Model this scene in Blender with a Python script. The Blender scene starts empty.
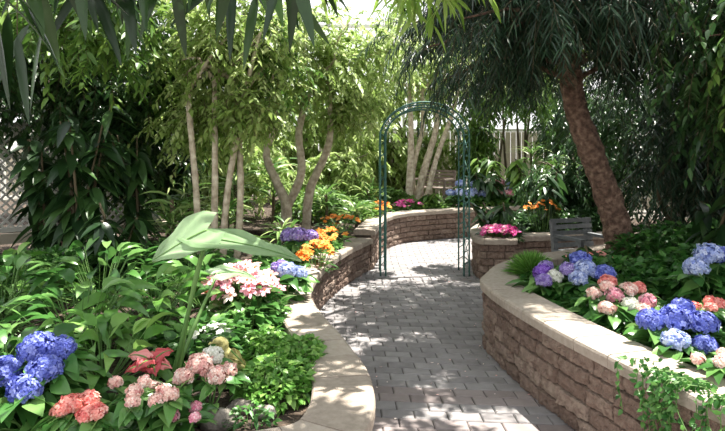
import bpy, numpy as np, math
from mathutils import Vector
from mathutils.geometry import tessellate_polygon
R=np.random.RandomState(7)
scn=bpy.context.scene
scn.view_settings.view_transform='Standard'
scn.view_settings.exposure=0.15

# ---------------- materials ----------------
def ramp(nt,cols,fac):
    r=nt.nodes.new('ShaderNodeValToRGB'); e=r.color_ramp.elements
    while len(e)<len(cols): e.new(0.5)
    for i,c in enumerate(cols):
        e[i].position=i/(len(cols)-1); e[i].color=(*c,1)
    nt.links.new(fac,r.inputs[0]); return r.outputs[0]
def mat(name,cols,rough=.6,trans=0,nscale=8,nmix=.3,bump=0,bscale=30,spec=.5,metal=0,bdist=.02):
    m=bpy.data.materials.new(name); m.use_nodes=True; nt=m.node_tree; nt.nodes.clear()
    out=nt.nodes.new('ShaderNodeOutputMaterial'); p=nt.nodes.new('ShaderNodeBsdfPrincipled')
    a=nt.nodes.new('ShaderNodeAttribute'); a.attribute_name='rnd'
    g=nt.nodes.new('ShaderNodeNewGeometry')
    n=nt.nodes.new('ShaderNodeTexNoise'); n.inputs['Scale'].default_value=nscale; n.inputs['Detail'].default_value=5
    nt.links.new(g.outputs['Position'],n.inputs['Vector'])
    s=nt.nodes.new('ShaderNodeMapRange'); s.inputs[1].default_value=.3; s.inputs[2].default_value=.7
    nt.links.new(n.outputs[0],s.inputs[0])
    mx=nt.nodes.new('ShaderNodeMix'); mx.inputs[0].default_value=nmix
    nt.links.new(a.outputs['Fac'],mx.inputs[2]); nt.links.new(s.outputs[0],mx.inputs[3])
    col=ramp(nt,cols,mx.outputs[0])
    nt.links.new(col,p.inputs['Base Color']); p.inputs['Roughness'].default_value=rough
    p.inputs['Specular IOR Level'].default_value=spec; p.inputs['Metallic'].default_value=metal
    if bump:
        n2=nt.nodes.new('ShaderNodeTexNoise'); n2.inputs['Scale'].default_value=bscale; n2.inputs['Detail'].default_value=6
        nt.links.new(g.outputs['Position'],n2.inputs['Vector'])
        b=nt.nodes.new('ShaderNodeBump'); b.inputs['Strength'].default_value=bump; b.inputs['Distance'].default_value=bdist
        nt.links.new(n2.outputs[0],b.inputs['Height']); nt.links.new(b.outputs[0],p.inputs['Normal'])
    if trans>0:
        t=nt.nodes.new('ShaderNodeBsdfTranslucent'); ms=nt.nodes.new('ShaderNodeMixShader'); ms.inputs[0].default_value=trans
        nt.links.new(col,t.inputs[0]); nt.links.new(p.outputs[0],ms.inputs[1]); nt.links.new(t.outputs[0],ms.inputs[2])
        nt.links.new(ms.outputs[0],out.inputs[0])
    else: nt.links.new(p.outputs[0],out.inputs[0])
    return m
L_=lambda n,cols,tr=.35,ro=.42: mat(n,cols,ro,tr,nmix=.15,spec=.5)
M={}
M['leaf_dark']=L_('leaf_dark',[(.013,.036,.014),(.03,.078,.022),(.08,.17,.045)],.3,.33)
M['leaf_fig']=L_('leaf_fig',[(.038,.09,.018),(.095,.20,.034),(.25,.39,.085)])
M['leaf_light']=L_('leaf_light',[(.13,.22,.05),(.30,.42,.11),(.62,.70,.34)],.48)
M['leaf_bright']=L_('leaf_bright',[(.12,.25,.03),(.28,.44,.08),(.54,.66,.24)],.5)
M['leaf_long']=L_('leaf_long',[(.010,.028,.009),(.022,.055,.015),(.055,.12,.028)],.35,.25)
M['leaf_lily']=L_('leaf_lily',[(.026,.09,.018),(.07,.20,.04),(.23,.41,.12)],.3,.28)
M['leaf_ground']=L_('leaf_ground',[(.06,.19,.02),(.14,.33,.055),(.32,.52,.13)],.35,.4)
M['leaf_conifer']=L_('leaf_conifer',[(.008,.023,.012),(.018,.047,.024),(.055,.115,.058)],.2,.36)
M['leaf_spiky']=L_('leaf_spiky',[(.06,.16,.035),(.16,.30,.07),(.46,.55,.22)],.35,.38)
M['leaf_ear']=L_('leaf_ear',[(.26,.40,.20),(.34,.50,.27),(.42,.58,.34)],.42,.32)
M['leaf_fern']=L_('leaf_fern',[(.02,.09,.014),(.05,.17,.03),(.14,.30,.07)],.3,.4)
P_=lambda n,cols:mat(n,cols,.6,.25,nmix=.1,spec=.2)
M['p_blue']=P_('petal_blue',[(.07,.09,.40),(.16,.20,.61),(.38,.43,.83)])
M['p_lilac']=P_('petal_lilac',[(.24,.15,.48),(.40,.30,.66),(.66,.58,.85)])
M['p_paleblue']=P_('petal_paleblue',[(.22,.29,.64),(.44,.52,.80),(.76,.80,.94)])
M['p_pink']=P_('petal_pink',[(.72,.20,.32),(.84,.42,.50),(.94,.72,.72)])
M['p_palepink']=P_('petal_palepink',[(.78,.37,.36),(.90,.64,.56),(.95,.86,.78)])
M['p_coral']=P_('petal_coral',[(.78,.17,.17),(.89,.36,.31),(.94,.58,.50)])
M['p_magenta']=P_('petal_magenta',[(.52,.02,.18),(.74,.07,.34),(.90,.28,.54)])
M['p_orange']=P_('petal_orange',[(.78,.14,.015),(.90,.29,.04),(.95,.52,.14)])
M['p_red']=P_('petal_red',[(.45,.07,.09),(.70,.17,.18),(.85,.45,.42)])
M['p_white']=P_('petal_white',[(.6,.62,.5),(.8,.8,.72),(.92,.91,.86)])
M['p_purple']=P_('petal_purple',[(.12,.035,.34),(.25,.11,.55),(.42,.26,.74)])
M['bark_brown']=mat('bark_brown',[(.06,.034,.024),(.17,.10,.072),(.34,.225,.165)],.9,nscale=18,nmix=.9,bump=1,bscale=28,bdist=.05)
M['bark_pale']=mat('bark_pale',[(.28,.22,.16),(.50,.42,.32),(.70,.62,.50)],.85,nscale=14,nmix=.9,bump=.5,bscale=40)
M['twig']=mat('twig',[(.06,.05,.025),(.12,.09,.05)],.8)
M['stem']=mat('stem',[(.08,.18,.04),(.15,.28,.07)],.5)
M['soil']=mat('soil_mulch',[(.02,.014,.01),(.065,.045,.03),(.15,.105,.075)],.95,nscale=25,nmix=1,bump=1,bscale=45,bdist=.04)
M['block']=mat('split_block',[(.115,.075,.057),(.215,.15,.117),(.345,.27,.215)],.92,nscale=26,nmix=.5,bump=1,bscale=60,bdist=.02)
M['joint']=mat('wall_core',[(.03,.022,.016),(.06,.045,.034)],.95)
M['cap']=mat('cap_stone',[(.24,.195,.155),(.345,.29,.235),(.44,.38,.32)],.85,nscale=30,nmix=.45,bump=.5,bscale=120,bdist=.006)
M['paver']=mat('paver',[(.16,.147,.148),(.235,.218,.217),(.315,.298,.294)],.8,nscale=10,nmix=.4,bump=.4,bscale=90,bdist=.006)
M['paver_red']=mat('paver_red',[(.17,.138,.132),(.24,.20,.192),(.31,.265,.255)],.8,nscale=10,nmix=.4,bump=.4,bscale=90,bdist=.006)
M['sand']=mat('paver_joint_sand',[(.05,.043,.038),(.09,.08,.072)],.95,nscale=60,nmix=1)
M['gravel']=mat('gravel_ground',[(.14,.13,.11),(.25,.23,.2)],.95,nscale=20,nmix=1,bump=.5)
M['teal']=mat('verdigris_metal',[(.025,.085,.07),(.05,.15,.125),(.12,.28,.24)],.5,nscale=30,nmix=.6,metal=.2)
M['grey_wood']=mat('grey_wood',[(.08,.088,.09),(.14,.15,.155),(.21,.22,.225)],.8,nscale=20,nmix=.5,bump=.3)
M['brown_wood']=mat('brown_wood',[(.13,.10,.085),(.24,.19,.16)],.7,nscale=20,nmix=.5,bump=.3)
M['white_paint']=mat('white_paint',[(.55,.54,.49),(.72,.71,.66)],.6,nscale=5,nmix=.5)
M['beige']=mat('beige_boards',[(.44,.39,.30),(.58,.52,.42)],.8,nscale=7,nmix=.4)
M['rock']=mat('rock',[(.10,.09,.075),(.23,.20,.17),(.36,.33,.28)],.9,nscale=12,nmix=.8,bump=.6,bscale=40)
M['bird']=mat('bird_stone',[(.20,.19,.06),(.42,.38,.14),(.60,.54,.28)],.75,nscale=35,nmix=.9,bump=.3,bscale=90,bdist=.01)
M['dark']=mat('dark_gloss',[(.01,.01,.01),(.02,.02,.02)],.2)

# ---------------- builder ----------------
class B:
    def __init__(s): s.V=[];s.Fs=[];s.n=0;s.rn=[];s.mats=[]
    def add(s,v,faces,m,rnd=.5,smooth=True):
        v=np.asarray(v,float).reshape(-1,3); s.V.append(v)
        if m not in s.mats: s.mats.append(m)
        mi=s.mats.index(m)
        if np.isscalar(rnd): rnd=np.full(len(v),rnd)
        s.rn.append(rnd)
        for f in faces:
            f=np.asarray(f,int)
            if f.size: s.Fs.append((f+s.n,mi,smooth))
        s.n+=len(v)
    def done(s,name,loc=None):
        V=np.concatenate(s.V); me=bpy.data.meshes.new(name)
        tot=np.concatenate([np.full(len(f),f.shape[1]) for f,_,_ in s.Fs])
        lo=np.concatenate([f.ravel() for f,_,_ in s.Fs])
        mi=np.concatenate([np.full(len(f),m) for f,m,_ in s.Fs])
        sm=np.concatenate([np.full(len(f),q) for f,_,q in s.Fs])
        if loc is None:
            loc=np.array([V[:,0].mean(),V[:,1].mean(),V[:,2].min()])
        V=V-np.array(loc)
        me.vertices.add(len(V)); me.vertices.foreach_set('co',V.ravel())
        me.loops.add(len(lo)); me.loops.foreach_set('vertex_index',lo.astype(np.int32))
        me.polygons.add(len(tot))
        me.polygons.foreach_set('loop_start',np.concatenate([[0],np.cumsum(tot)[:-1]]).astype(np.int32))
        me.polygons.foreach_set('material_index',mi.astype(np.int32))
        me.polygons.foreach_set('use_smooth',sm.astype(bool))
        for k in s.mats: me.materials.append(M[k])
        me.update(calc_edges=True)
        at=me.attributes.new('rnd','FLOAT','POINT'); at.data.foreach_set('value',np.concatenate(s.rn).astype(np.float32))
        me.validate()
        o=bpy.data.objects.new(name,me); o.location=loc; scn.collection.objects.link(o); return o
def nz(a): 
    a=np.asarray(a,float); return a/np.maximum(np.linalg.norm(a,axis=-1,keepdims=True),1e-9)
UP=np.array([0,0,1.])
PROF={'lance':([.3,.65],[1,.75]),'ovate':([.25,.6],[1,.85]),'strap':([.15,.4,.65,.85],[.8,1,.8,.45]),
      'broad':([.1,.3,.55,.8],[.6,1,.9,.5]),'petal':([.35,.75],[.75,1])}
def leaves(b,P,D,L,W,droop,m,rnd=None,prof='lance',fold=.25,U=None):
    P=np.asarray(P,float); n=len(P)
    if n==0: return
    D=nz(D); L=np.broadcast_to(L,(n,)).astype(float); W=np.broadcast_to(W,(n,)).astype(float)
    if U is None: U=UP+R.normal(0,.35,(n,3))
    S=nz(np.cross(D,U)); N=np.cross(S,D)
    ts,ws=PROF[prof]; K=len(ts)
    def pt(t): return P+D*(L*t)[:,None]-UP*(droop*L*t*t)[:,None]
    vs=[pt(0)]
    for t,w in zip(ts,ws):
        c=pt(t); o=S*(W*w*.5)[:,None]; up=N*(W*w*fold*.5)[:,None]
        vs+= [c,c-o+up,c+o+up]
    vs.append(pt(1.))
    nv=len(vs); V=np.stack(vs,1).reshape(-1,3)
    tri=[(0,2,1),(0,1,3)]; q=[]
    for i in range(K-1):
        a=1+3*i;c=a+3
        q+=[(a,a+1,c+1,c),(a,c,c+2,a+2)]
    a=1+3*(K-1); tri+=[(a,a+1,nv-1),(a,nv-1,a+2)]
    off=(np.arange(n)*nv)[:,None,None]
    if rnd is None: rnd=R.rand(n)
    b.add(V,[(np.array(tri)[None]+off).reshape(-1,3),(np.array(q)[None]+off).reshape(-1,4)],m,np.repeat(rnd,nv))
def sticks(b,P0,P1,r,m,r1=None):
    P0=np.asarray(P0,float);P1=np.asarray(P1,float); n=len(P0)
    if r1 is None: r1=r*.6
    D=nz(P1-P0); S=nz(np.cross(D,UP+np.array([.01,.02,0]))); T=np.cross(D,S); vs=[]
    for P,rr in((P0,r),(P1,r1)):
        for a in (0,2.094,4.189): vs.append(P+(S*math.cos(a)+T*math.sin(a))*np.reshape(np.broadcast_to(rr,(n,)),(n,1)))
    V=np.stack(vs,1).reshape(-1,3); off=(np.arange(n)*6)[:,None,None]
    f=np.array([(0,1,4,3),(1,2,5,4),(2,0,3,5)])
    b.add(V,[(f[None]+off).reshape(-1,4)],m,np.repeat(R.rand(n),6))
def catmull(pts,step=.05):
    p=np.asarray(pts,float); p=np.vstack([2*p[0]-p[1],p,2*p[-1]-p[-2]]); out=[]
    for i in range(1,len(p)-2):
        n=max(2,int(np.linalg.norm(p[i+1]-p[i])/step))
        for t in np.arange(n)/n:
            out.append(.5*((2*p[i])+(-p[i-1]+p[i+1])*t+(2*p[i-1]-5*p[i]+4*p[i+1]-p[i+2])*t*t+(-p[i-1]+3*p[i]-3*p[i+1]+p[i+2])*t**3))
    out.append(p[-2]); return np.array(out)
def tube(b,pts,rad,m,sides=9,noise=0,step=.08,rnd=None,smoothpath=True):
    k=len(pts); p=catmull(pts,step) if smoothpath and k>2 else np.asarray(pts,float)
    rad=np.interp(np.linspace(0,1,len(p)),np.linspace(0,1,len(np.atleast_1d(rad))),np.atleast_1d(rad)) if not np.isscalar(rad) else np.full(len(p),rad)
    T=nz(np.gradient(p,axis=0)); ref=np.array([0,1.,0]) if abs(T[0,2])>.7 else UP
    S=nz(np.cross(T,ref)); Q=np.cross(T,S); a=np.arange(sides)/sides*2*math.pi
    rr=rad[:,None]*(1+noise*R.normal(0,1,(len(p),sides)))
    V=p[:,None]+S[:,None]*(np.cos(a)*rr)[...,None]+Q[:,None]*(np.sin(a)*rr)[...,None]
    n=len(p); i,j=np.meshgrid(np.arange(n-1),np.arange(sides),indexing='ij'); j2=(j+1)%sides
    f=np.stack([i*sides+j,i*sides+j2,(i+1)*sides+j2,(i+1)*sides+j],-1).reshape(-1,4)
    b.add(V.reshape(-1,3),[f,np.arange(sides)[None][:,::-1],(np.arange(sides)+(n-1)*sides)[None]],m,R.rand() if rnd is None else rnd)
def sph(b,c,r,m,nu=12,nv=8,noise=0,rnd=.5):
    r=np.broadcast_to(r,(3,)); u=np.arange(nu)/nu*2*math.pi; v=np.linspace(.05,math.pi-.05,nv)
    uu,vv=np.meshgrid(u,v); d=np.stack([np.cos(uu)*np.sin(vv),np.sin(uu)*np.sin(vv),np.cos(vv)],-1)
    V=np.array(c)+d*r*(1+noise*R.normal(0,1,(nv,nu,1)))
    i,j=np.meshgrid(np.arange(nv-1),np.arange(nu),indexing='ij'); j2=(j+1)%nu
    b.add(V.reshape(-1,3),[np.stack([i*nu+j,i*nu+j2,(i+1)*nu+j2,(i+1)*nu+j],-1).reshape(-1,4),np.arange(nu)[None],(np.arange(nu)+(nv-1)*nu)[None]],m,rnd)
def box(b,c,s,m,rot=0,tilt=0,rnd=None):
    x,y,z=np.array(s)/2; V=np.array([(i*x,j*y,k*z) for i in(-1,1) for j in(-1,1) for k in(-1,1)],float)
    ct,st=math.cos(tilt),math.sin(tilt); V=V@np.array([[1,0,0],[0,ct,st],[0,-st,ct]])
    cr,sr=math.cos(rot),math.sin(rot); V=V@np.array([[cr,sr,0],[-sr,cr,0],[0,0,1]])
    b.add(V+np.array(c),[[(0,1,3,2),(4,6,7,5),(0,4,5,1),(2,3,7,6),(0,2,6,4),(1,5,7,3)]],m,R.rand() if rnd is None else rnd,False)
def rdir(n): return nz(R.normal(0,1,(n,3)))
def sprays(b,S,D,tl,k,L,W,m,sag=.4,prof='lance',droop=.3,tw='twig',spread=1.,tr=.004,hang=.2,fold=.25):
    n=len(S); D=nz(D); tl=np.broadcast_to(tl,(n,))
    t=(np.arange(k)+.5)/k*.9+.1
    P=S[:,None]+D[:,None]*(tl[:,None]*t)[...,None]-UP*(sag*tl[:,None]*t*t)[...,None]
    T=nz(D[:,None]*np.ones((1,k,1))-UP*(2*sag*t)[None,:,None])
    side=nz(np.cross(T,UP)); sg=np.where(np.arange(k)%2==0,1,-1)[None,:,None]
    ld=T*.7+side*sg*spread+R.normal(0,.3,(n,k,3))-UP*hang
    m0=np.clip(R.rand(n,1)*.6+R.rand(n,k)*.5,0,1)
    leaves(b,P.reshape(-1,3),ld.reshape(-1,3),(L*R.uniform(.65,1.15,(n,k))).ravel(),(W*R.uniform(.7,1.1,(n,k))).ravel(),droop,m,m0.ravel(),prof,fold)
    if tw:
        mid=S+D*(tl*.5)[:,None]-UP*(sag*tl*.25)[:,None]; end=S+D*tl[:,None]-UP*(sag*tl)[:,None]
        sticks(b,S,mid,tr,tw); sticks(b,mid,end,tr*.6,tw)
def cloud(n,c,r,shell=.45):
    d=rdir(n); rad=(shell+(1-shell)*R.rand(n))[:,None]
    return np.array(c)+d*rad*np.array(r),d
def canopy(b,c,r,n,k,L,W,m,tl=.35,drop=.3,sag=.4,shell=.25,**kw):
    P,d=cloud(n,c,r,shell); D=d*.6+R.normal(0,.5,(n,3))-UP*drop
    sprays(b,P-nz(D)*tl*.5,D,tl*R.uniform(.6,1.2,n),k,L,W,m,sag=sag,**kw)
def branches(b,start,c,r,n,rad,m):
    for i in range(n):
        e=np.array(c)+rdir(1)[0]*np.array(r)*.75; s=np.array(start)
        mid=(s+e)/2+R.normal(0,.08,3)+UP*.15
        tube(b,[s,mid,e],[rad,rad*.6,rad*.2],m,6,step=.15)

# ---------------- walls / ground ----------------
def resamp(c):
    return np.r_[0,np.cumsum(np.linalg.norm(np.diff(c,axis=0),axis=1))]
def wall(name,pts,h,courses,blk=.25):
    c=catmull([(x,y) for x,y in pts],.04); d=resamp(c); Lt=d[-1]
    def C(s): 
        s=np.clip(s,0,Lt); p=np.stack([np.interp(s,d,c[:,0]),np.interp(s,d,c[:,1])],-1)
        a=np.stack([np.interp(np.clip(s+.04,0,Lt),d,c[:,i])-np.interp(np.clip(s-.04,0,Lt),d,c[:,i]) for i in(0,1)],-1)
        a=nz(a); return p,np.stack([a[...,1],-a[...,0]],-1)
    b=B(); cap=.075; ch=(h-cap)/courses
    nu,nv=14,7
    for k in range(courses):
        s=-(k%2)*blk*.5
        while s<Lt:
            ln=blk*R.uniform(.75,1.25); s0=max(s,0);s1=min(s+ln,Lt)
            if s1-s0>.05:
                u=np.linspace(0,1,nu);v=np.linspace(0,1,nv); u[1]=.03;u[-2]=.97;v[1]=.07;v[-2]=.93
                uu,vv=np.meshgrid(u,v); ss=s0+.002+(s1-s0-.004)*uu; p,n=C(ss)
                lump=R.normal(0,1,uu.shape); lump=(lump+np.roll(lump,1,0)+np.roll(lump,1,1))*.0030
                off=-.020+lump+R.uniform(-.006,.006)+.010*np.sin(uu*math.pi)*np.sin(vv*math.pi)+(uu-.5)*R.normal(0,.010)+(vv-.5)*R.normal(0,.008)
                edge=(uu<.01)|(uu>.99)|(vv<.01)|(vv>.99); off[edge]=-.046
                z=k*ch+.0015+(ch-.003)*vv
                V=np.concatenate([p+n*off[...,None],z[...,None]],-1).reshape(-1,3)
                i,j=np.meshgrid(np.arange(nv-1),np.arange(nu-1),indexing='ij')
                f=np.stack([i*nu+j,i*nu+j+1,(i+1)*nu+j+1,(i+1)*nu+j],-1).reshape(-1,4)
                b.add(V,[f],'block',R.rand(),False)
            s+=ln
    ss=np.arange(0,Lt,.08); ss=np.r_[ss,Lt]; p,n=C(ss); N=len(ss)
    prof=[(-.044,0),(-.044,h-cap),(-.27,h-cap),(-.27,0)]
    V=np.stack([np.concatenate([p+n*o,np.full((N,1),z)],-1) for o,z in prof],1).reshape(-1,3)
    i,j=np.meshgrid(np.arange(N-1),np.arange(4),indexing='ij')
    f=np.stack([i*4+j,i*4+(j+1)%4,(i+1)*4+(j+1)%4,(i+1)*4+j],-1).reshape(-1,4)
    b.add(V,[f,[(0,1,2,3)],[(4*N-4,4*N-1,4*N-2,4*N-3)]],'joint',.5,False)
    s=0.
    while s<Lt-.05:
        ln=.30*R.uniform(.85,1.15); s1=min(s+ln,Lt); u=np.linspace(s+.003,s1-.003,6); p,n=C(u)
        zj=R.uniform(-.002,.003)
        prof=[(-.29,h-cap),(-.29,h-.01),(-.28,h),(-.005,h),(.012,h-.008),(.018,h-.022),(.016+R.normal(0,.002),h-cap+.005),(.01,h-cap)]
        K=len(prof)
        V=np.stack([np.concatenate([p+n*o,np.full((6,1),z+zj)],-1) for o,z in prof],1).reshape(-1,3)
        i,j=np.meshgrid(np.arange(5),np.arange(K),indexing='ij')
        f=np.stack([i*K+j,i*K+(j+1)%K,(i+1)*K+(j+1)%K,(i+1)*K+j],-1).reshape(-1,4)
        b.add(V,[f,np.arange(K)[None],(np.arange(K)+5*K)[None]],'cap',R.rand(),False)
        s=s1
    b.done(name)
    return c
def inside(poly,x,y):
    r=np.zeros(x.shape,bool); n=len(poly)
    for i in range(n):
        x1,y1=poly[i];x2,y2=poly[(i+1)%n]
        cnd=((y1>y)!=(y2>y)); 
        if y2!=y1: r^=cnd&(x<(x2-x1)*(y-y1)/(y2-y1)+x1)
    return r
LW=[(-5,1.2),(-2.5,1.5),(-1.2,1.83),(-.55,2.04),(-.2,2.16),(-.03,2.32),(.035,2.55),(.04,2.8),(0,3.1),(-.145,3.62),(-.33,4.2),(-.46,4.84),(-.42,5.8),(-.2,6.9),(.13,7.9)]
FW=[(.16,7.92),(.28,8.8),(.42,9.6),(.75,10.3),(1.3,10.7),(2.1,11.1),(3.3,11.7),(5,12.2)]
RW=[(4.2,6.95),(3.0,6.7),(2.4,6.35),(1.8,5.95),(1.35,5.5),(1.1,5.0),(1.0,4.7),(1.04,4.15),(1.17,3.45),(1.31,2.92),(1.42,2.56),(1.55,2.2),(1.8,1.5),(2.0,.8)]
PW=[(3.2,10.4),(2.4,9.6),(1.75,8.7),(1.53,7.9),(1.49,7.35),(1.6,7.22),(1.95,7.22),(2.1,7.45),(3.0,7.65),(4.5,7.9)]
cl=wall('retaining_wall',LW,.45,4)
cf=wall('retaining_wall',FW,.56,5)
cr=wall('retaining_wall',RW,.56,5)
cp=wall('retaining_wall',PW,.54,5)
def bed(name,c,extra,z):
    c=c[::3]; T=nz(np.gradient(c,axis=0)); n=np.stack([T[:,1],-T[:,0]],-1); q=c-n*.2
    poly=[tuple(p) for p in q]+extra
    tr=tessellate_polygon([[Vector((x,y,0)) for x,y in poly]])
    b=B(); N=len(poly)
    V=np.array([(x,y,z) for x,y in poly]+[(x,y,0) for x,y in poly])
    side=[(i,(i+1)%N,N+(i+1)%N,N+i) for i in range(N)]
    b.add(V,[np.array(tr),side],'soil',.5,False)
    xs=R.uniform(-5,5,9000); ys=R.uniform(1.3,12,9000); k=inside(poly,xs,ys); xs,ys=xs[k],ys[k]
    P=np.stack([xs,ys,np.full(len(xs),z+.01)],-1); D=R.normal(0,1,(len(xs),3))*[1,1,.25]
    leaves(b,P,D,R.uniform(.02,.05,len(xs)),.015,0,'soil')
    b.done(name); return poly
pl=bed('soil_bed',cl,[(-.3,8.0),(-3,9),(-9,9),(-9,1.3)],.37)
pf=bed('soil_bed',cf,[(6,16),(-9,16),(-9,9.02),(-3,9.02),(-.3,8.02)],.47)
prr=bed('soil_bed',cr,[(9,.8),(9,6.95)],.48)
pp=bed('soil_bed',cp,[(9,8.2),(9,10.4)],.46)
b=B(); pw,ph=.205,.118
rows=int(14/ph)
cx=[];cy=[]
for r in range(rows):
    for q in range(int(11/pw)):
        cx.append(-5+q*pw+(r%2)*pw/2); cy.append(-1.2+r*ph)
cx=np.array(cx);cy=np.array(cy)
k=~(inside(pl,cx,cy)|inside(pf,cx,cy)|inside(prr,cx,cy)|inside(pp,cx,cy)); cx,cy=cx[k],cy[k]
def warp(x,y): return x+.10*np.sin(y*.55), y-.10*np.sin(x*1.1)
g=.0032; bv=.006
for red in (0,1):
    kk=(cy<3.95)&(cy>3.70) | (cy<3.45); kk=kk if red else ~kk
    x,y=cx[kk],cy[kk]; n=len(x); z=R.normal(0,.0012,n)
    vs=[]
    for ins,zz in((0,-.03),(0,-.006),(bv,.0)):
        for sx,sy in((-1,-1),(1,-1),(1,1),(-1,1)):
            X,Y=warp(x+sx*(pw/2-g-ins),y+sy*(ph/2-g-ins)); vs.append(np.stack([X,Y,z+zz],-1))
    V=np.stack(vs,1).reshape(-1,3); f=[(8,9,10,11)]
    for l in(0,4):
        for i in range(4): f.append((l+i,l+(i+1)%4,l+4+(i+1)%4,l+4+i))
    f=(np.array(f)[None]+(np.arange(n)*12)[:,None,None]).reshape(-1,4)
    b.add(V,[f],'paver_red' if red else 'paver',np.repeat(R.rand(n),12),False)
b.add([(-6,-2,-.010),(8,-2,-.010),(8,13,-.010),(-6,13,-.010)],[[(0,1,2,3)]],'sand')
n=260; P=np.stack([R.uniform(-.6,1.6,n),R.uniform(2.5,10,n),np.full(n,.006)],-1)
leaves(b,P,R.normal(0,1,(n,3))*[1,1,.05],R.uniform(.01,.03,n),.01,0,'p_palepink')
b.done('floor')
b=B(); b.add([(-60,-40,-.04),(60,-40,-.04),(60,90,-.04),(-60,90,-.04)],[[(0,1,2,3)]],'gravel'); b.done('ground')

# ---------------- greenhouse walls ----------------
b=B()
for x in np.arange(-12,12.1,1.2):
    box(b,(x,16.5,2.7),(.07,.1,5.4),'white_paint')
for z in (2.35,3.9,5.4): box(b,(0,16.5,z),(24,.12,.08),'white_paint')
for x in np.arange(-12,12,.16): box(b,(x+.08,16.45,1.17),(.145,.03,2.26),'beige')
b.done('wall_back')
for nm,X in (('wall_left',-9.3),('wall_right',9.3)):
    b=B()
    for y in np.arange(-1,16.5,1.2): box(b,(X,y,2.7),(.1,.07,5.4),'white_paint')
    for z in (.5,2.35,3.9,5.4): box(b,(X,7.7,z),(.12,17.6,.08),'white_paint')
    if X>0:
        for y in np.arange(-1,16.5,.16): box(b,(X-.05,y,1.17),(.03,.145,2.26),'beige')
    b.done(nm)
def lattice(name,p0,p1,z0,z1,sp=.11,m='white_paint'):
    b=B(); p0=np.array(p0);p1=np.array(p1); W=np.linalg.norm(p1-p0); H=z1-z0; a=math.atan2(*(p1-p0)[::-1]); t=(p1-p0)/W
    def P(u,v,o=0): return np.array([*(p0+t*u+np.array([-t[1],t[0]])*o),z0+v])
    for sg in(1,-1):
        s=-H
        while s<W+H:
            u0,u1=s,s+H
            if sg<0: A,Bq=(u1,0),(u0,H)
            else: A,Bq=(u0,0),(u1,H)
            du=Bq[0]-A[0];dv=Bq[1]-A[1]; ta=(0-A[0])/du;tb=(W-A[0])/du
            t0=max(0,min(ta,tb)); t1=min(1,max(ta,tb))
            if t1-t0>.02:
                a0=P(A[0]+du*t0,A[1]+dv*t0,.006*sg);a1=P(A[0]+du*t1,A[1]+dv*t1,.006*sg)
                d=nz(a1-a0); nrm=np.array([-t[1],t[0],0]); w=np.cross(d,nrm)*.013; nn=nrm*.004
                V=[a0-w-nn,a0+w-nn,a0+w+nn,a0-w+nn,a1-w-nn,a1+w-nn,a1+w+nn,a1-w+nn]
                b.add(V,[[(0,1,2,3),(4,7,6,5),(0,4,5,1),(1,5,6,2),(2,6,7,3),(3,7,4,0)]],m,R.rand(),False)
            s+=sp
    for v in(0,H): c=P(W/2,v); box(b,c,(W,.05,.06),m,rot=a)
    for u in np.arange(0,W+.1,W/max(1,round(W/1.6))): box(b,P(u,H/2-z0/2),(.08,.08,H+z0+.1),m,rot=a)
    box(b,P(W/2,-.11,-.02),(W,.14,.12),'beige',rot=a)
    return b.done(name)
lattice('lattice_fence',(-6.6,5.2),(-2.9,8.7),.66,2.0)

# ---------------- garden arch ----------------
b=B(); X0,X1=.24,1.42; rx=(X1-X0)/2; xc=(X0+X1)/2; zs=1.84; rz=.48
ys=(7.5,7.92)
def ap(s):
    t=math.pi*s; return xc-rx*math.cos(t), zs+rz*math.sin(t)
for y in ys:
    for off in(0,.07):
        pts=[(X0+off,y,0),(X0+off,y,.6),(X0+off,y,1.2)]+[(xc-(rx-off)*math.cos(math.pi*s),y,zs+(rz-off)*math.sin(math.pi*s)) for s in np.linspace(0,1,13)]+[(X1-off,y,1.2),(X1-off,y,.6),(X1-off,y,0)]
        tube(b,pts,.011,'teal',8)
    for z in np.arange(.15,1.8,.16):
        for x in(X0,X1-.07): 
            tube(b,[(x,y,z),(x+.07,y,z+.05)],.006,'teal',6)
    for s in np.linspace(.03,.97,17):
        c,sn=math.cos(math.pi*s),math.sin(math.pi*s)
        tube(b,[(xc-rx*c,y,zs+rz*sn),(xc-(rx-.07)*c,y,zs+(rz-.07)*sn)],.006,'teal',6)
for x in(X0,X1):
    for z in np.arange(.2,1.8,.28):
        tube(b,[(x,ys[0],z),(x,ys[1],z)],.008,'teal',6)
        tube(b,[(x,ys[0],z),(x,ys[1],z+.28)],.005,'teal',6); tube(b,[(x,ys[1],z),(x,ys[0],z+.28)],.005,'teal',6)
for s in np.linspace(.1,.9,9):
    x,z=ap(s); tube(b,[(x,ys[0],z),(x,ys[1],z)],.008,'teal',6)
b.done('garden_arch')

# ---------------- benches ----------------
def bench(name,x,y,z,rot,m,w=1.1):
    b=B(); cr_,sr=math.cos(rot),math.sin(rot)
    def bx(c,s,tilt=0):
        cx,cy,cz=c; box(b,(x+cx*cr_-cy*sr,y+cx*sr+cy*cr_,z+cz),s,m,rot,tilt)
    for sx in(-1,1):
        X=sx*(w/2-.05)
        bx((X,-.24,.21),(.06,.06,.42)); bx((X,.22,.39),(.06,.06,.80),-.12); bx((X,0,.36),(.05,.5,.07))
        bx((X,-.02,.60),(.07,.52,.035)); bx((X,-.24,.51),(.05,.05,.2))
    for i in range(5): bx((0,-.22+i*.1,.41),(w,.08,.025))
    for i in range(5): bx((0,.19+i*.012,.48+i*.075),(w,.022,.055),-.12)
    b.done(name)
bench('garden_bench',2.74,6.97,0,.35,'grey_wood',.62)
bench('garden_bench',1.62,12.9,.47,-.6,'brown_wood',.9)

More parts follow.
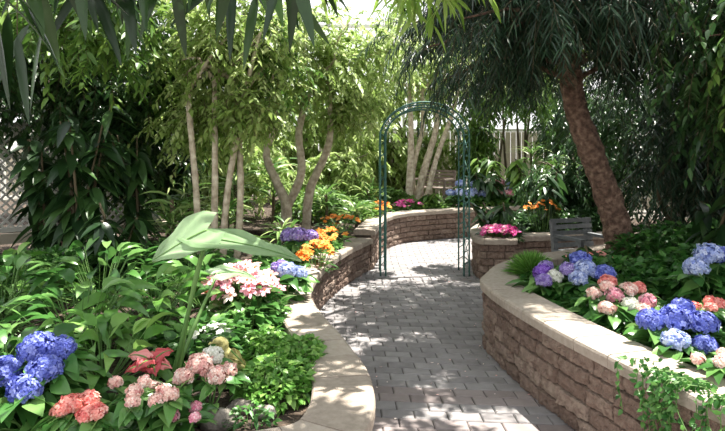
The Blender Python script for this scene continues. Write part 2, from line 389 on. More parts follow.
# ---------------- trees ----------------
b=B()
tube(b,[(-3.1,2.3,.37),(-3.05,2.3,1.4),(-2.9,2.4,2.3),(-2.6,2.5,3.0)],[.12,.1,.08,.06],'bark_brown',10,.05)
for e in [(-1.5,2.2,2.6),(-1.0,2.6,2.75),(-.3,3.0,2.85),(.3,3.4,2.95),(-1.8,3.2,2.9),(-1.1,3.6,3.05),(.7,4.2,3.2)]:
    s=np.array((-2.75,2.4,2.75)); e=np.array(e); tube(b,[s,(s+e)/2+UP*.2,e],[.035,.025,.01],'twig',6,step=.2)
for c,n,mm in [((-1.35,2.1,2.40),9,'leaf_long'),((-1.2,2.3,2.5),8,'leaf_long'),((-.75,2.3,2.54),5,'leaf_long'),((-.28,2.4,2.52),3,'leaf_long'),((-.45,2.7,2.70),5,'leaf_fig'),((.0,3.1,2.78),6,'leaf_bright'),((.45,3.6,2.88),9,'leaf_bright'),((-1.9,3.2,2.9),9,'leaf_long'),((-1.2,3.5,3.0),8,'leaf_long'),((-.6,3.5,2.98),8,'leaf_fig'),((.15,3.9,2.98),10,'leaf_bright'),((.7,4.2,3.02),13,'leaf_bright'),((.45,4.4,2.92),9,'leaf_bright')]:
    P,d=cloud(n,c,(.22,.2,.08),0); sprays(b,P,d*[1,1,.3]+R.normal(0,.25,(n,3))-UP*.15,.22,6,.21,.042,mm,sag=.3,droop=.35,spread=.8,hang=.3,prof='strap')
n=46; P=np.stack([R.uniform(-1.5,-.25,n),R.uniform(2.0,2.5,n),R.uniform(2.30,2.48,n)],-1); P[:,2]-=np.clip((P[:,0]+1.1)*-.7,0,.28)
D=R.normal(0,.45,(n,3))*[1,.7,.2]-UP*R.uniform(.5,1.2,(n,1)); sticks(b,P+[0,0,.3],P,.004,'twig')
leaves(b,P,D,R.uniform(.22,.34,n),R.uniform(.042,.06,n),.2,'leaf_long',prof='strap',U=np.array([0,-1,.3])+R.normal(0,.5,(n,3)))
b.done('willow_leaf_tree')

def tree(name,trunks,c,r,n,k,L,W,m,bark,nb=8,br=.03,extra=(),**kw):
    b=B()
    for pts,rad in trunks:
        tube(b,pts,rad,bark,10,.05); branches(b,pts[-1],c,r,max(2,nb//len(trunks)),br,bark)
    canopy(b,c,r,n,k,L,W,m,**kw)
    for e in extra:
        c2,r2,n2=e[:3]; canopy(b,c2,r2,n2,k,L,W,e[3] if len(e)>3 else m,**kw)
    return b.done(name)
z0=.36
tree('weeping_fig_tree',[([(-3.7,7.0,z0),(-3.6,7.1,1.4),(-3.7,7.2,2.4)],[.09,.07,.05])],(-3.7,7.0,3.0),(1.8,1.2,1.4),800,13,.12,.05,'leaf_dark','bark_brown',extra=[((-4.6,6.2,2.5),(1.0,.8,.7),240),((-2.6,5.4,2.9),(.9,.8,.55),170,'leaf_fig'),((-3.1,6.9,1.9),(.7,.5,.8),280),((-2.3,7.2,2.4),(.7,.6,.7),200,'leaf_fig'),((-4.3,6.3,3.2),(.9,.6,.5),130,'leaf_fig'),((-2.9,8.2,1.5),(.7,.4,.6),200,'leaf_dark')])
tree('variegated_fig_tree',[([(-1.74,6.0,z0),(-1.77,6.0,1.2),(-1.88,6.05,2.3)],[.04,.035,.03]),([(-1.6,6.05,z0),(-1.57,6.0,1.3),(-1.6,6.1,2.4)],[.04,.035,.025]),([(-1.5,6.0,z0),(-1.45,6.05,1.2),(-1.25,6.0,2.3)],[.04,.035,.025]),([(-1.36,6.1,z0),(-1.32,6.1,1.3),(-1.38,6.2,2.4)],[.04,.035,.03])],
     (-1.5,6.3,2.9),(1.0,.8,.8),420,13,.085,.045,'leaf_light','bark_pale',nb=8,extra=[((-1.9,6.5,2.0),(.6,.5,.4),110),((-1.3,6.1,2.1),(.5,.5,.35),110,'leaf_light'),((-1.2,6.5,2.7),(.8,.6,.6),120,'leaf_fig')])
tree('variegated_fig_tree',[([(-1.15,8.1,z0),(-1.10,8.1,.9),(-1.38,8.1,1.6),(-1.25,8.2,2.1),(-1.4,8.2,2.7)],[.085,.07,.055,.045,.035]),([(-1.12,8.15,.8),(-.88,8.1,1.35),(-.92,8.2,2.0),(-.7,8.2,2.7)],[.065,.06,.05,.03]),([(-.85,8.4,z0),(-.78,8.4,1.1),(-.5,8.4,1.8),(-.5,8.5,2.7)],[.07,.065,.05,.03])],
     (-.85,8.4,3.05),(1.3,.9,1.0),520,13,.10,.05,'leaf_light','bark_pale',nb=9,extra=[((-1.7,8.8,2.3),(.6,.5,.4),110),((-.2,8.6,2.3),(.55,.5,.4),110),((.2,8.9,3.2),(.8,.5,.6),90)])
tree('olive_tree',[([(1.0,12.3,.46),(1.05,12.3,1.4),(1.05,12.2,2.2),(1.0,12.2,3.1)],[.09,.075,.06,.04]),([(1.15,12.4,.46),(1.35,12.3,1.3),(1.6,12.3,2.2),(1.65,12.3,3.0)],[.09,.08,.06,.04]),([(1.35,12.3,.46),(1.6,12.3,1.5),(1.95,12.3,2.5),(2.1,12.3,3.1)],[.07,.06,.05,.04]),([(1.2,12.5,.46),(1.1,12.4,1.2),(1.3,12.3,2.2),(1.3,12.3,3.0)],[.07,.06,.05,.04])],
     (1.3,12.3,3.9),(2.4,1.2,1.2),380,12,.15,.055,'leaf_light','bark_pale',nb=12,drop=.6,extra=[((.2,12.6,2.8),(.8,.5,.7),90,'leaf_light'),((2.8,12.3,2.9),(.7,.5,.5),130,'leaf_fig'),((3.6,12.4,3.1),(.9,.5,.7),200,'leaf_fig')])
b=B()
tube(b,[(2.78,6.0,.46),(2.68,6.0,.95),(2.45,6.0,1.6),(2.25,6.0,2.2),(2.2,6.0,2.9),(2.2,6.0,4.0)],[.165,.135,.12,.11,.1,.05],'bark_brown',14,.06,step=.05)
for i in range(92):
    a=R.uniform(0,2*math.pi); s=np.array([2.2,6.0,R.uniform(2.35,3.9)]); ln=R.uniform(.9,2.0)
    if math.sin(a)<-.3 and s[2]<2.7: s[2]+=.4
    e=s+np.array([math.cos(a)*ln,math.sin(a)*ln*.9,.05]); mid=(s+e)/2+UP*.25
    tube(b,[s,mid,e],[.03,.02,.008],'bark_brown',5,step=.2)
    pp_=catmull([s,mid,e],.12); P=np.repeat(pp_[3:],3,0)+R.normal(0,.06,((len(pp_)-3)*3,3))
    D=np.array([math.cos(a),math.sin(a),0])*.7+R.normal(0,.4,P.shape)-UP*.4
    sprays(b,P,D,R.uniform(.25,.5,len(P)),18,.15,.015,'leaf_conifer',sag=.7,droop=.3,spread=.9,hang=.4)
b.done('podocarpus_tree')
tree('weeping_fig_tree',[([(4.1,4.4,.46),(4.0,4.4,1.5),(3.8,4.5,2.6)],[.1,.08,.06])],(3.25,4.4,2.5),(.95,.8,.9),850,14,.10,.04,'leaf_dark','bark_brown',drop=1.0,sag=.6,extra=[((3.1,3.4,2.75),(.8,.6,.45),200,'leaf_dark'),((2.9,3.9,2.4),(.4,.4,.5),110,'leaf_fig'),((3.9,4.9,1.7),(.7,.5,.8),350,'leaf_dark')])
for c,r,n,mm in [((3.9,6.3,1.6),(.9,.6,1.1),700,'leaf_conifer'),((5.0,8.8,1.9),(1.8,.8,1.5),1000,'leaf_dark'),((3.3,9.0,1.1),(.8,.6,.6),220,'leaf_dark'),((5.6,13.3,2.2),(1.5,1,1.8),700,'leaf_dark'),((3.9,10.6,1.1),(.8,.5,.6),220,'leaf_fig'),((2.9,14.4,1.9),(.6,.4,1.3),330,'leaf_fig'),((5.0,14.6,2.2),(.6,.4,1.3),330,'leaf_fig')]:
    b=B(); 
    for i in range(5): tube(b,[(c[0]+R.normal(0,.1),c[1]+R.normal(0,.1),.46),(c[0]+R.normal(0,.3),c[1],1.2),(c[0]+R.normal(0,.4),c[1],c[2]+.4)],[.03,.02,.01],'twig',6,step=.2)
    canopy(b,c,r,n,16,.13,.04 if mm!='leaf_conifer' else .018,mm,drop=.5,sag=.5)
    b.done('evergreen_shrub')
for c,r,n,mm,L in [((-2.6,10.2,1.5),(1.4,.8,1.0),450,'leaf_light',.15),((-5.0,10.5,2.2),(2.2,1,1.7),600,'leaf_dark',.17),((-3.9,9.8,1.2),(.9,.5,.8),300,'leaf_fig',.14),((-.6,11.0,1.25),(.8,.5,.6),200,'leaf_light',.13),((-1.5,13.8,2.3),(2.5,1,1.7),600,'leaf_light',.18),((.9,14.8,1.5),(2.2,.5,1.0),550,'leaf_light',.16),((1.2,15.2,3.4),(3.0,.6,1.4),230,'leaf_light',.19),((4.2,15,4.2),(2.5,.8,1.4),300,'leaf_light',.19),((-6.2,4.2,1.6),(.9,.9,1.2),300,'leaf_dark',.13)]:
    b=B()
    for i in range(5): tube(b,[(c[0]+R.normal(0,.1),c[1]+R.normal(0,.1),.36),(c[0]+R.normal(0,.3),c[1],1.2),(c[0]+R.normal(0,.4),c[1],c[2]+.4)],[.04,.03,.01],'twig',6,step=.2)
    canopy(b,c,r,n,14,L,L*.4,mm,drop=.4,sag=.5); b.done('background_shrub')
b=B()  # overhead tree, mostly out of view, added to break the sun into dapples
tube(b,[(-6.5,2.5,.37),(-6.3,2.6,2),(-5.6,2.8,3.8),(-4,3,4.4),(-1,3.5,4.7),(2,4,4.7)],[.2,.17,.14,.12,.08,.04],'bark_brown',9,.04)
for e in [(-2,6.5,4.9),(0,6.5,4.9),(1.5,7.5,5),(-1,9.5,5.2),(2.5,2,4.8),(-2,1.5,4.8),(.5,11.5,5.1),(-4.5,6,4.9)]:
    s=np.array((-2,3.3,4.6)); tube(b,[s,(s+np.array(e))/2+UP*.1,e],[.07,.05,.02],'bark_brown',6,step=.3)
R2=np.random.RandomState(11)
for i in range(140):
    c=(R2.uniform(-4.5,4.5),R2.uniform(.5,13.5),R2.uniform(4.6,5.2)); s_=R2.uniform(.25,.55); skip=R2.rand()
    if i>=115: 
        c=(R2.uniform(1.0,2.9),R2.uniform(3.8,9.2),4.9) if i<131 else (R2.uniform(-1.6,.9),R2.uniform(3,6),4.9)  # extra leaf clumps put in to shade the path and left bed
        if i>136: continue
    elif c[0]<.3 and 5<c[1]<10.5 and skip<.8: continue
    elif c[1]>9 and skip<.7: continue
    canopy(b,c,(s_,s_,s_*.4),int(75*s_),12,.12,.06,'leaf_fig' if i%3 else 'leaf_light',shell=0,drop=.3,tl=.3)
b.done('shade_canopy_tree')

# ---------------- understory ----------------
def soilz(y,x): 
    return .37 if x<.3 and y<9 else .47
def rubber(x,y,h,n,L,W,m='leaf_dark',name='rubber_plant'):
    b=B(); z=soilz(y,x)
    for i in range(4):
        e=np.array([x+R.normal(0,.18),y+R.normal(0,.15),z+h*R.uniform(.7,1)])
        s=np.array([x+R.normal(0,.04),y,z]); tube(b,[s,(s+e)/2+R.normal(0,.04,3),e],[.02,.016,.01],'twig',6)
        t=R.uniform(.25,1,n)[:,None]; P=s+(e-s)*t; D=rdir(n)*[1,1,.3]-UP*.3
        leaves(b,P,D,L*R.uniform(.7,1.1,n),W,.45,m,prof='broad')
    return b.done(name)
rubber(-3.0,5.9,1.95,30,.32,.12); rubber(-2.6,6.6,1.6,24,.3,.11); rubber(-4.3,5.6,1.2,26,.3,.11); rubber(-3.5,6.2,1.5,26,.3,.12)
rubber(-2.3,5.2,.8,26,.26,.09); rubber(2.2,5.3,.35,22,.22,.08); rubber(3.3,5.2,.9,30,.26,.09); rubber(2.0,7.9,.6,24,.24,.08); rubber(2.7,8.2,.9,24,.26,.09)
rubber(2.6,11.9,.9,26,.3,.11); rubber(3.5,11.9,1.1,26,.3,.11,'leaf_fig'); rubber(1.2,11.5,.4,20,.24,.1,'leaf_fig'); rubber(2.9,13.2,1.3,30,.34,.12,'leaf_fig')
def rosette(name,x,y,z,n,h,spread,L,W,m,prof='broad',droop=.4,up=.8,pet=True):
    b=B(); a=R.uniform(0,6.283,n); rr=np.sqrt(R.rand(n)); d=np.stack([np.cos(a),np.sin(a),np.zeros(n)],-1)
    P0=np.array([x,y,z])+d*(rr*.12*spread)[:,None]
    P1=P0+d*(rr*spread)[:,None]+UP*(h*(1-.55*rr*rr)*R.uniform(.6,1,n))[:,None]
    if pet: sticks(b,P0,P1,.005,'stem')
    else: P1=P0
    D=d*(.5+rr*.6)[:,None]+UP*(up*(1-rr*.6))[:,None]+R.normal(0,.2,(n,3))
    leaves(b,P1,D,L*R.uniform(.7,1.15,n),W*R.uniform(.8,1.1,n),droop,m,prof=prof)
    return b,P1
for i,(x,y,h,s,n) in enumerate([(-1.38,3.0,.34,.34,60),(-1.75,3.5,.48,.4,70),(-2.2,3.1,.42,.4,65),(-2.5,3.9,.5,.42,65),(-1.45,3.9,.45,.35,60),(-1.9,2.7,.34,.35,55),(-2.1,4.5,.55,.42,60),(-1.65,2.75,.34,.3,50),(-2.9,4.6,.45,.45,60),(-1.3,4.6,.40,.35,50),(-3.3,3.9,.4,.45,50),(-1.6,5.2,.4,.35,45)]):
    b,P=rosette('x',x,y,.37,n,h,s,.28,.08,'leaf_lily' if i%4 else 'leaf_ground',droop=.6); b.done('peace_lily')
for x,y,h,n,L in [(-2.25,7.3,.75,60,.7),(-1.9,8.4,.8,60,.7),(-.6,9.2,.5,50,.6),(-.1,9.0,.3,50,.5),(-2.8,8.1,.9,60,.75),(-1.0,7.1,.3,50,.5),(.1,10.6,.5,50,.6),(3.6,12.4,.6,50,.7),(-.4,7.6,.2,40,.35),(-1.7,7.0,.6,50,.6),(-1.5,9.4,1.0,60,.7),(4.0,13.4,1.3,70,.8),(-2.1,6.2,.75,60,.55)]:
    z=soilz(y,x); b=B(); P=np.tile([x,y,z+h],(n,1))+R.normal(0,.04,(n,3)); P[:,2]-=R.rand(n)*h*.6
    tube(b,[(x,y,z),(x+.02,y,z+h/2),(x,y,z+h)],.025,'twig',7)
    leaves(b,P,rdir(n)*[1,1,.4]+UP*.7,L*R.uniform(.6,1.1,n),.038,.5,'leaf_spiky',prof='strap'); b.done('dracaena')
b=B(); n=1100; d=rdir(n); d[:,2]=np.abs(d[:,2])
P=np.array([1.50,5.0,.53])+d*[.11,.1,.11]; leaves(b,P,d+UP*.35,.18*R.uniform(.7,1.1,n),.009,.3,'leaf_ground',prof='strap'); b.done('ornamental_grass')
def ground(name,blobs,z,n,L,W,m='leaf_ground'):
    b=B()
    for x,y,rx,ry,h in blobs:
        k=int(n*rx*ry/.09); a=R.uniform(0,6.283,k); r=np.sqrt(R.rand(k)); P=np.stack([x+rx*r*np.cos(a),y+ry*r*np.sin(a),z+h*np.sqrt(np.clip(1-r*r,0,1))*R.uniform(.5,1.05,k)],-1)
        D=np.stack([np.cos(a),np.sin(a),R.uniform(-.1,.7,k)],-1)+R.normal(0,.5,(k,3))
        leaves(b,P,D,L*R.uniform(.6,1.2,k),W*R.uniform(.7,1.1,k),.3,m,prof='ovate')
        kk=k//5; Q=P[:kk].copy(); Q[:,2]=z; sticks(b,Q,P[:kk],.002,'stem')
    b.done(name)
ground('pilea_groundcover',[(-.45,2.98,.22,.3,.13),(-.36,3.3,.15,.3,.13),(-.60,3.5,.16,.25,.12)],.38,1500,.05,.032)
ground('pilea_groundcover',[(-.52,2.58,.12,.1,.06)],.38,900,.04,.022,'leaf_fern')
ground('foliage_underplanting',[(-1.0,3.5,.3,.4,.18),(-.8,4.1,.25,.5,.22),(-.85,5.0,.2,.6,.2),(-1.3,2.45,.5,.25,.12),(-.9,6.2,.3,.7,.2),(-.5,7.2,.25,.6,.15),(-2.0,6.0,.6,.8,.3),(-3,5.4,.8,.8,.3)],.37,420,.11,.055,'leaf_lily')
ground('foliage_underplanting',[(1.6,4.6,.3,.5,.14),(1.8,3.9,.35,.5,.15),(2.1,3.2,.45,.5,.15),(2.2,4.8,.5,.5,.22),(3.0,4.6,.7,.8,.35),(2.9,3.4,.6,.6,.3),(3.2,5.8,.7,.5,.4)],.48,450,.10,.05,'leaf_fern')
ground('foliage_underplanting',[(1.9,7.65,.25,.3,.2),(2.3,8.6,.4,.6,.25),(3.2,8.4,.8,.5,.35),(3.5,9.5,.8,.5,.5)],.46,420,.11,.055,'leaf_dark')
ground('foliage_underplanting',[(0,10.2,.35,.9,.3),(1.2,11.5,.6,.35,.2),(2.4,11.9,.8,.35,.3),(3.6,12.6,.8,.4,.4),(-.8,10.3,.8,.9,.5),(0,12.2,1.2,.6,.5)],.47,300,.13,.06,'leaf_fig')

# ---------------- flowers ----------------
def florets(b,c,r,n,m,ps=.02,sq=.85,pet=4,full=.25):
    d=rdir(n*2); d=d[d[:,2]>-full*2][:n]; n=len(d); r3=np.array([r,r,r*sq])
    C=np.array(c)+d*r3*R.uniform(.84,1.06,(n,1)); ax=nz(d+R.normal(0,.3,(n,3)))
    S=nz(np.cross(ax,rdir(n))); T=np.cross(ax,S); rn=np.clip(R.normal(.5,.28,n),0,1)
    for i in range(pet):
        a=i*2*math.pi/pet; u=S*math.cos(a)+T*math.sin(a); w=-S*math.sin(a)+T*math.cos(a)
        p=ps*R.uniform(.85,1.1,(n,1))
        V=np.stack([C-ax*.003,C+u*p*.55+w*p*.5+ax*.003,C+u*p+w*p*.28+ax*.001,C+u*p-w*p*.28+ax*.001,C+u*p*.55-w*p*.5+ax*.003],1).reshape(-1,3)
        b.add(V,[(np.arange(5)[None]+(np.arange(n)*5)[:,None])],m,np.repeat(rn,5),False)
    sph(b,c,(r*.8,r*.8,r*.8*sq),m,10,7,0,.0)
def hydrangea(name,x,y,z,heads,lm='leaf_lily',nl=34,L=.15,ps=.0165,nf=210,sp=.8):
    b=B(); bx=np.array([x,y,z])
    H=np.array([(h[0],h[1],h[2]) for h in heads])
    for h in heads:
        c=np.array([x+h[0],y+h[1],h[2]]); r=h[3]
        tube(b,[bx+np.array([h[0]*.2,h[1]*.2,0]),(bx+c)/2+np.array([h[0]*.2,h[1]*.2,0]),c],[.006,.005,.004],'stem',5,step=.1)
        florets(b,c,r,int(nf*(r/.09)**1.3),h[4],ps)
        k=9; a=R.uniform(0,6.28,k); D=np.stack([np.cos(a),np.sin(a),R.uniform(-.1,.3,k)],-1)
        leaves(b,c+D*[r*.5,r*.5,0]-UP*r*.7,D,L*R.uniform(.8,1.1,k),L*.55,.4,lm,prof='broad')
    mh=H[:,2].mean()-z; a=R.uniform(0,6.28,nl); D=np.stack([np.cos(a),np.sin(a),R.uniform(-.1,.5,nl)],-1)
    ext=np.abs(H[:,:2]).max()*sp+.05
    P=bx+D*[ext,ext,0]*R.rand(nl,1)+UP*(R.uniform(.15,.75,nl)*mh)[:,None]
    leaves(b,P,D,L*R.uniform(.8,1.2,nl),L*.55,.4,lm,prof='broad')
    return b.done(name)
hydrangea('hydrangea',-1.42,2.45,.37,[(-.0,.02,.755,.078,'p_blue'),(.07,-.05,.69,.07,'p_blue'),(-.10,-.06,.68,.075,'p_blue'),(.03,-.12,.64,.065,'p_blue'),(.07,.06,.74,.06,'p_blue')])
hydrangea('hydrangea',-.74,2.70,.37,[(-.04,.0,.60,.06,'p_palepink'),(.05,-.03,.56,.05,'p_palepink'),(.0,.09,.61,.05,'p_white'),(-.1,-.05,.56,.045,'p_palepink'),(.08,.06,.55,.04,'p_palepink')],L=.1,nl=16,ps=.015)
hydrangea('hydrangea',-.60,4.55,.37,[(.0,-.04,.68,.08,'p_paleblue'),(.08,.03,.64,.07,'p_paleblue'),(-.07,.06,.68,.075,'p_lilac')])
hydrangea('hydrangea',-.68,6.1,.37,[(0,0,.74,.10,'p_lilac'),(-.12,.1,.72,.1,'p_lilac'),(.12,.05,.72,.08,'p_lilac')])
def starflowers(b,C,np_,L,W,m,tilt=.35,prof='lance',cen='p_orange',ax=None):
    for c in C:
        A=nz(np.array([R.normal(0,.35),R.normal(-.35,.35),1])) if ax is None else nz(ax)
        S=nz(np.cross(A,[.1,1,.2]));T=np.cross(A,S); a=np.arange(np_)*2*math.pi/np_+R.rand()
        D=S*np.cos(a)[:,None]+T*np.sin(a)[:,None]+A*tilt
        leaves(b,np.tile(c,(np_,1)),D,L*R.uniform(.85,1.1,np_),W,.25,m,prof=prof,U=A+0*D,rnd=np.clip(R.rand()*.5+R.rand(np_)*.5,0,1))
        if cen: sph(b,c+A*L*.08,L*.13,cen,7,5)
def flowerbush(name,x,y,z,rx,ry,h,n,m,np_=5,L=.04,W=.028,lm='leaf_lily',nl=60,lL=.1,prof='petal',cen='p_white',tilt=.3):
    b=B(); a=R.uniform(0,6.28,n); r=np.sqrt(R.rand(n)); 
    C=np.stack([x+rx*r*np.cos(a),y+ry*r*np.sin(a),z+h*(1-.35*r*r)*R.uniform(.85,1.05,n)],-1)
    ms=m if isinstance(m,list) else [m]
    for i,mm in enumerate(ms): starflowers(b,C[i::len(ms)],np_,L,W,mm,tilt,prof,cen)
    Bs=C.copy(); Bs[:,:2]=(C[:,:2]-[x,y])*.4+[x,y]; Bs[:,2]=z; sticks(b,Bs,C,.004,'stem')
    a=R.uniform(0,6.28,nl); r=np.sqrt(R.rand(nl)); P=np.stack([x+rx*r*np.cos(a),y+ry*r*np.sin(a),z+h*.75*R.rand(nl)],-1)
    D=np.stack([np.cos(a),np.sin(a),R.uniform(0,.8,nl)],-1); leaves(b,P,D,lL*R.uniform(.7,1.2,nl),lL*.45,.4,lm,prof='broad')
    return b.done(name)
def mumbush(name,x,y,z,heads,m,ps=.02,cr=.04,**k): 
    hs=[(R.normal(0,heads[1]),R.normal(0,heads[1]*.7),z+heads[2]*R.uniform(.85,1.05),cr*R.uniform(.8,1.1),m) for _ in range(heads[0])]
    return hydrangea(name,x,y,z,hs,L=k.get('L',.1),nl=k.get('nl',20),ps=ps,nf=k.get('nf',190))
mumbush('coral_geranium',-1.17,2.30,.37,(8,.06,.20),'p_coral',.014,.038)
mumbush('pink_geranium',-.90,2.42,.37,(9,.08,.24),'p_palepink',.013,.032)
mumbush('pink_geranium',-.80,2.36,.37,(3,.05,.17),'p_pink',.012,.025)
flowerbush('pink_lily',-.88,4.15,.37,.28,.26,.42,110,['p_pink','p_pink','p_palepink'],6,.06,.03,cen='p_orange',nl=90,lL=.16,prof='petal')
flowerbush('white_begonia',-.95,3.45,.37,.14,.14,.2,26,'p_white',5,.03,.026,nl=40)
flowerbush('orange_lily',-.48,5.9,.37,.18,.28,.34,34,'p_orange',6,.055,.028,cen='p_orange')
flowerbush('orange_lily',-.45,7.3,.37,.24,.35,.30,34,'p_orange',6,.055,.028,cen='p_orange')
flowerbush('marigold',-.35,8.5,.47,.3,.3,.25,36,'p_orange',9,.04,.022,cen='p_orange')
flowerbush('magenta_azalea',1.80,7.46,.46,.28,.2,.22,120,['p_magenta','p_magenta','p_magenta','p_pink'],5,.045,.036,'leaf_dark')
hydrangea('hydrangea',1.72,4.35,.48,[(.0,.0,.72,.085,'p_paleblue'),(.02,.15,.76,.09,'p_blue'),(.12,-.06,.70,.08,'p_blue'),(-.1,-.12,.68,.065,'p_paleblue'),(-.1,.08,.70,.07,'p_lilac')],nl=46)
hydrangea('hydrangea',1.42,4.45,.48,[(.0,.0,.68,.07,'p_purple'),(-.03,-.12,.64,.06,'p_lilac'),(.07,-.07,.66,.06,'p_white'),(.06,.1,.7,.06,'p_lilac')],nl=30)
hydrangea('hydrangea',1.66,3.72,.48,[(.0,.0,.68,.055,'p_pink'),(.12,.06,.70,.055,'p_palepink'),(-.09,-.1,.62,.05,'p_palepink'),(.03,.16,.73,.055,'p_coral'),(.18,-.08,.66,.05,'p_pink'),(-.1,.08,.67,.045,'p_palepink'),(.06,-.1,.64,.05,'p_white'),(.22,.12,.7,.045,'p_coral'),(-.02,.06,.72,.045,'p_palepink'),(.12,-.14,.62,.045,'p_palepink')],nl=46,ps=.018)
hydrangea('hydrangea',1.74,3.12,.48,[(.0,.0,.70,.085,'p_blue'),(-.13,.03,.68,.07,'p_blue'),(.13,-.02,.68,.075,'p_blue'),(-.08,-.13,.62,.065,'p_paleblue'),(.06,-.15,.60,.06,'p_blue'),(.09,.1,.73,.06,'p_blue')],nl=50)
hydrangea('hydrangea',2.45,4.0,.48,[(.0,.0,.90,.09,'p_paleblue'),(.13,.08,.88,.08,'p_blue'),(-.12,-.06,.82,.08,'p_paleblue')],nl=46)
mumbush('coral_geranium',1.70,2.72,.48,(6,.08,.15),'p_palepink',.013,.03)
mumbush('coral_geranium',2.15,3.5,.48,(7,.11,.22),'p_coral',.014,.035)
flowerbush('orange_impatiens',2.55,8.0,.46,.3,.25,.55,30,'p_orange',5,.035,.028,'leaf_dark')
flowerbush('coral_impatiens',2.1,5.2,.48,.22,.2,.26,16,'p_coral',5,.03,.026,'leaf_fern',nl=70)
for x,y,m in [(2.3,11.75,'p_paleblue'),(2.7,12.1,'p_white'),(3.2,12.2,'p_paleblue'),(2.9,11.9,'p_pink'),(2.5,12.7,'p_white'),(2.0,11.6,'p_paleblue')]:
    hydrangea('hydrangea',x,y,.47,[(0,0,.85,.1,m),(.2,.05,.8,.1,m),(-.18,.1,.83,.09,m),(.05,.2,1.02,.1,m)],nl=30,ps=.03,nf=80)
flowerbush('marigold',.3,10.4,.47,.25,.5,.3,40,'p_orange',8,.05,.03,cen='p_orange')
flowerbush('pink_geranium',.9,11.2,.47,.3,.25,.25,30,'p_magenta',5,.05,.04)
b=B()
for i in range(24):
    x=R.uniform(1.43,1.6); y=2.72-(x-1.43)*2.2+R.normal(0,.08); s=np.array([x+.05,y,.57]); xo=np.interp(y,[2.2,2.56,2.92],[1.55,1.42,1.31])-.04
    ln=R.uniform(.08,.36); p=catmull([s,(xo,y,.585),(xo-.03,y-.02,.5),(xo-.03+R.normal(0,.02),y+R.normal(0,.05),.56-ln)],.02)
    tube(b,p,.002,'stem',4,smoothpath=False); n=len(p); leaves(b,p,rdir(n)+np.array([-.6,-.5,0]),.035*R.uniform(.7,1.3,n),.024,.3,'leaf_fern',prof='ovate',U=np.array([-1,-.5,.6])+R.normal(0,.3,(n,3)))
b.done('trailing_ivy')

def bigleaf(b,P,D,U,L,W,m,droop=.3,rnd=.5,notch=.28,cup=.15):
    D=nz(np.array(D,float)); S=nz(np.cross(D,U)); N=np.cross(S,D); nt,nw=16,12; V=[]
    for i in range(nt+1):
        t=i/nt
        w=W*.5*max(.01,(1-t)**.75*(1-.35*(1-t)**6)*1.25*min(1,(t+.12)*4)**.6)
        for j in range(-nw,nw+1):
            q=j/nw
            back=-notch*L*abs(q)**1.3*(1-t)**3
            p=P+D*(L*t+back)+S*w*q+N*(cup*w*abs(q)**1.5+.012*math.sin(abs(q)*9+t*14)*abs(q))-UP*droop*L*t*t
            V.append(p)
    n=2*nw+1; i,j=np.meshgrid(np.arange(nt),np.arange(2*nw),indexing='ij')
    b.add(V,[np.stack([i*n+j,i*n+j+1,(i+1)*n+j+1,(i+1)*n+j],-1).reshape(-1,4)],m,rnd)
    mid=[P+D*L*t-UP*droop*L*t*t+N*.002 for t in np.linspace(0,.97,8)]; tube(b,mid,[.005,.0015],'stem',5)
b=B(); base=np.array([-1.03,3.05,.37])
for P,D,U,L,W,dr in [((-.84,3.05,1.20),(-.85,-.25,-.35),(.1,-.85,.8),.30,.27,.15),((-.84,3.05,1.155),(1,-.25,-.06),(.05,-.42,1),.54,.22,.12),((-.86,3.35,.90),(.6,.5,.1),(-.2,-.5,1),.26,.18,.4)]:
    P=np.array(P); tube(b,[base+R.normal(0,.015,3)*[1,1,0],base*.45+P*.55+np.array([.0,0,.02]),P],[.014,.011,.007],'stem',7); bigleaf(b,P,D,U,L,W,'leaf_ear',dr,R.rand())
b.done('elephant_ear')
b=B(); base=np.array([-1.02,2.72,.37])
for a in range(7):
    an=a*.9; P=base+np.array([math.cos(an)*.03,math.sin(an)*.03,.22+.03*(a%2)]); tube(b,[base,(base+P)/2,P],.004,'stem',5,smoothpath=False)
    bigleaf(b,P,(math.cos(an),math.sin(an)-.5,.55),(0,-.5,1),.10,.085,'p_red',.4,R.rand())
b.done('red_caladium')
b,P=rosette('x',-1.85,2.3,.37,20,.3,.2,.3,.12,'leaf_dark',droop=.4); b.done('philodendron')

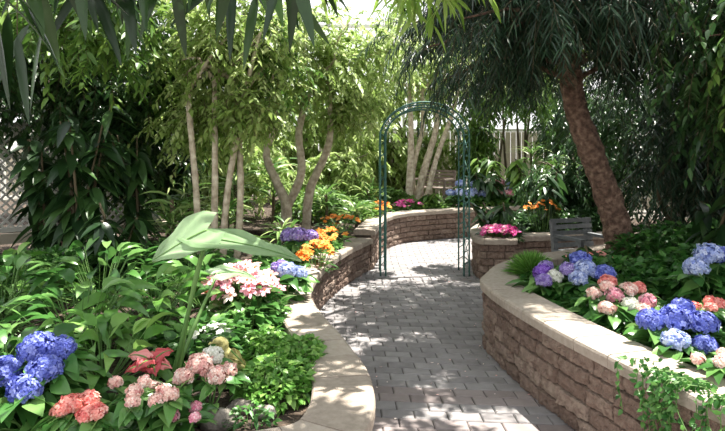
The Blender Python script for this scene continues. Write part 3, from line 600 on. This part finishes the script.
b=B(); X,Y,Z=-.73,3.02,.42
tube(b,[(X+.10,Y+.03,Z+.03),(X+.05,Y+.02,Z+.06),(X+.01,Y,Z+.10),(X-.015,Y-.01,Z+.145),(X-.02,Y-.015,Z+.185),(X-.035,Y-.03,Z+.20),(X-.062,Y-.05,Z+.198),(X-.078,Y-.065,Z+.192)],[.008,.03,.055,.045,.033,.034,.016,.003],'bird',14,0,step=.008)
for s in(-1,1):
    bigleaf(b,np.array([X-.005+s*.035,Y-.02-s*.01,Z+.15]),(.55+s*.05,.15+s*.1,-.75),(s,-.6,.1),.12,.06,'bird',0,.2,0,.1)
    sph(b,(X-.045+s*.018,Y-.045+s*.012+.004,Z+.208),.006,'dark',8,6)
    tube(b,[(X+s*.018,Y-.01,Z+.06),(X+s*.02-.005,Y-.02,Z+.01)],[.007,.006],'bird',6); 
    for q in(-1,0,1): tube(b,[(X+s*.02-.005,Y-.02,Z+.012),(X+s*.02-.02+q*.008,Y-.05,Z+.006)],.004,'bird',5)
sph(b,(X,Y,Z-.02),(.09,.08,.045),'rock',14,8,.04)
b.done('bird_statue')
for x,y,r in [(-.66,2.58,.09),(-.46,2.66,.06),(-.82,2.6,.07),(-.58,2.72,.07),(-.95,3.15,.07)]:
    b=B(); sph(b,(x,y,.39),(r,r*.8,r*.55),'rock',16,10,.05,R.rand()); b.done('garden_rock')

# ---------------- lights, world, camera ----------------
s=bpy.data.lights.new('sun','SUN'); s.energy=14; s.angle=.009; s.color=(1,.955,.87)
so=bpy.data.objects.new('sun',s); scn.collection.objects.link(so)
so.rotation_euler=Vector((-.25,-.22,-1)).to_track_quat('-Z','Y').to_euler()
w=bpy.data.worlds.new('World'); scn.world=w; w.use_nodes=True; nt=w.node_tree; bg=nt.nodes['Background']
tc=nt.nodes.new('ShaderNodeTexCoord'); sp=nt.nodes.new('ShaderNodeSeparateXYZ'); nt.links.new(tc.outputs['Generated'],sp.inputs[0])
nt.links.new(ramp(nt,[(.97,.97,.97),(.90,.94,1.0)],sp.outputs[2]),bg.inputs[0]); bg.inputs[1].default_value=1.6
cam=bpy.data.cameras.new('camera'); cam.sensor_width=36; cam.lens=28; cam.shift_y=-59.5/725; cam.clip_start=.05
co=bpy.data.objects.new('camera',cam); scn.collection.objects.link(co); co.location=(0,0,1.6); co.rotation_euler=(math.pi/2,0,0)
scn.camera=co
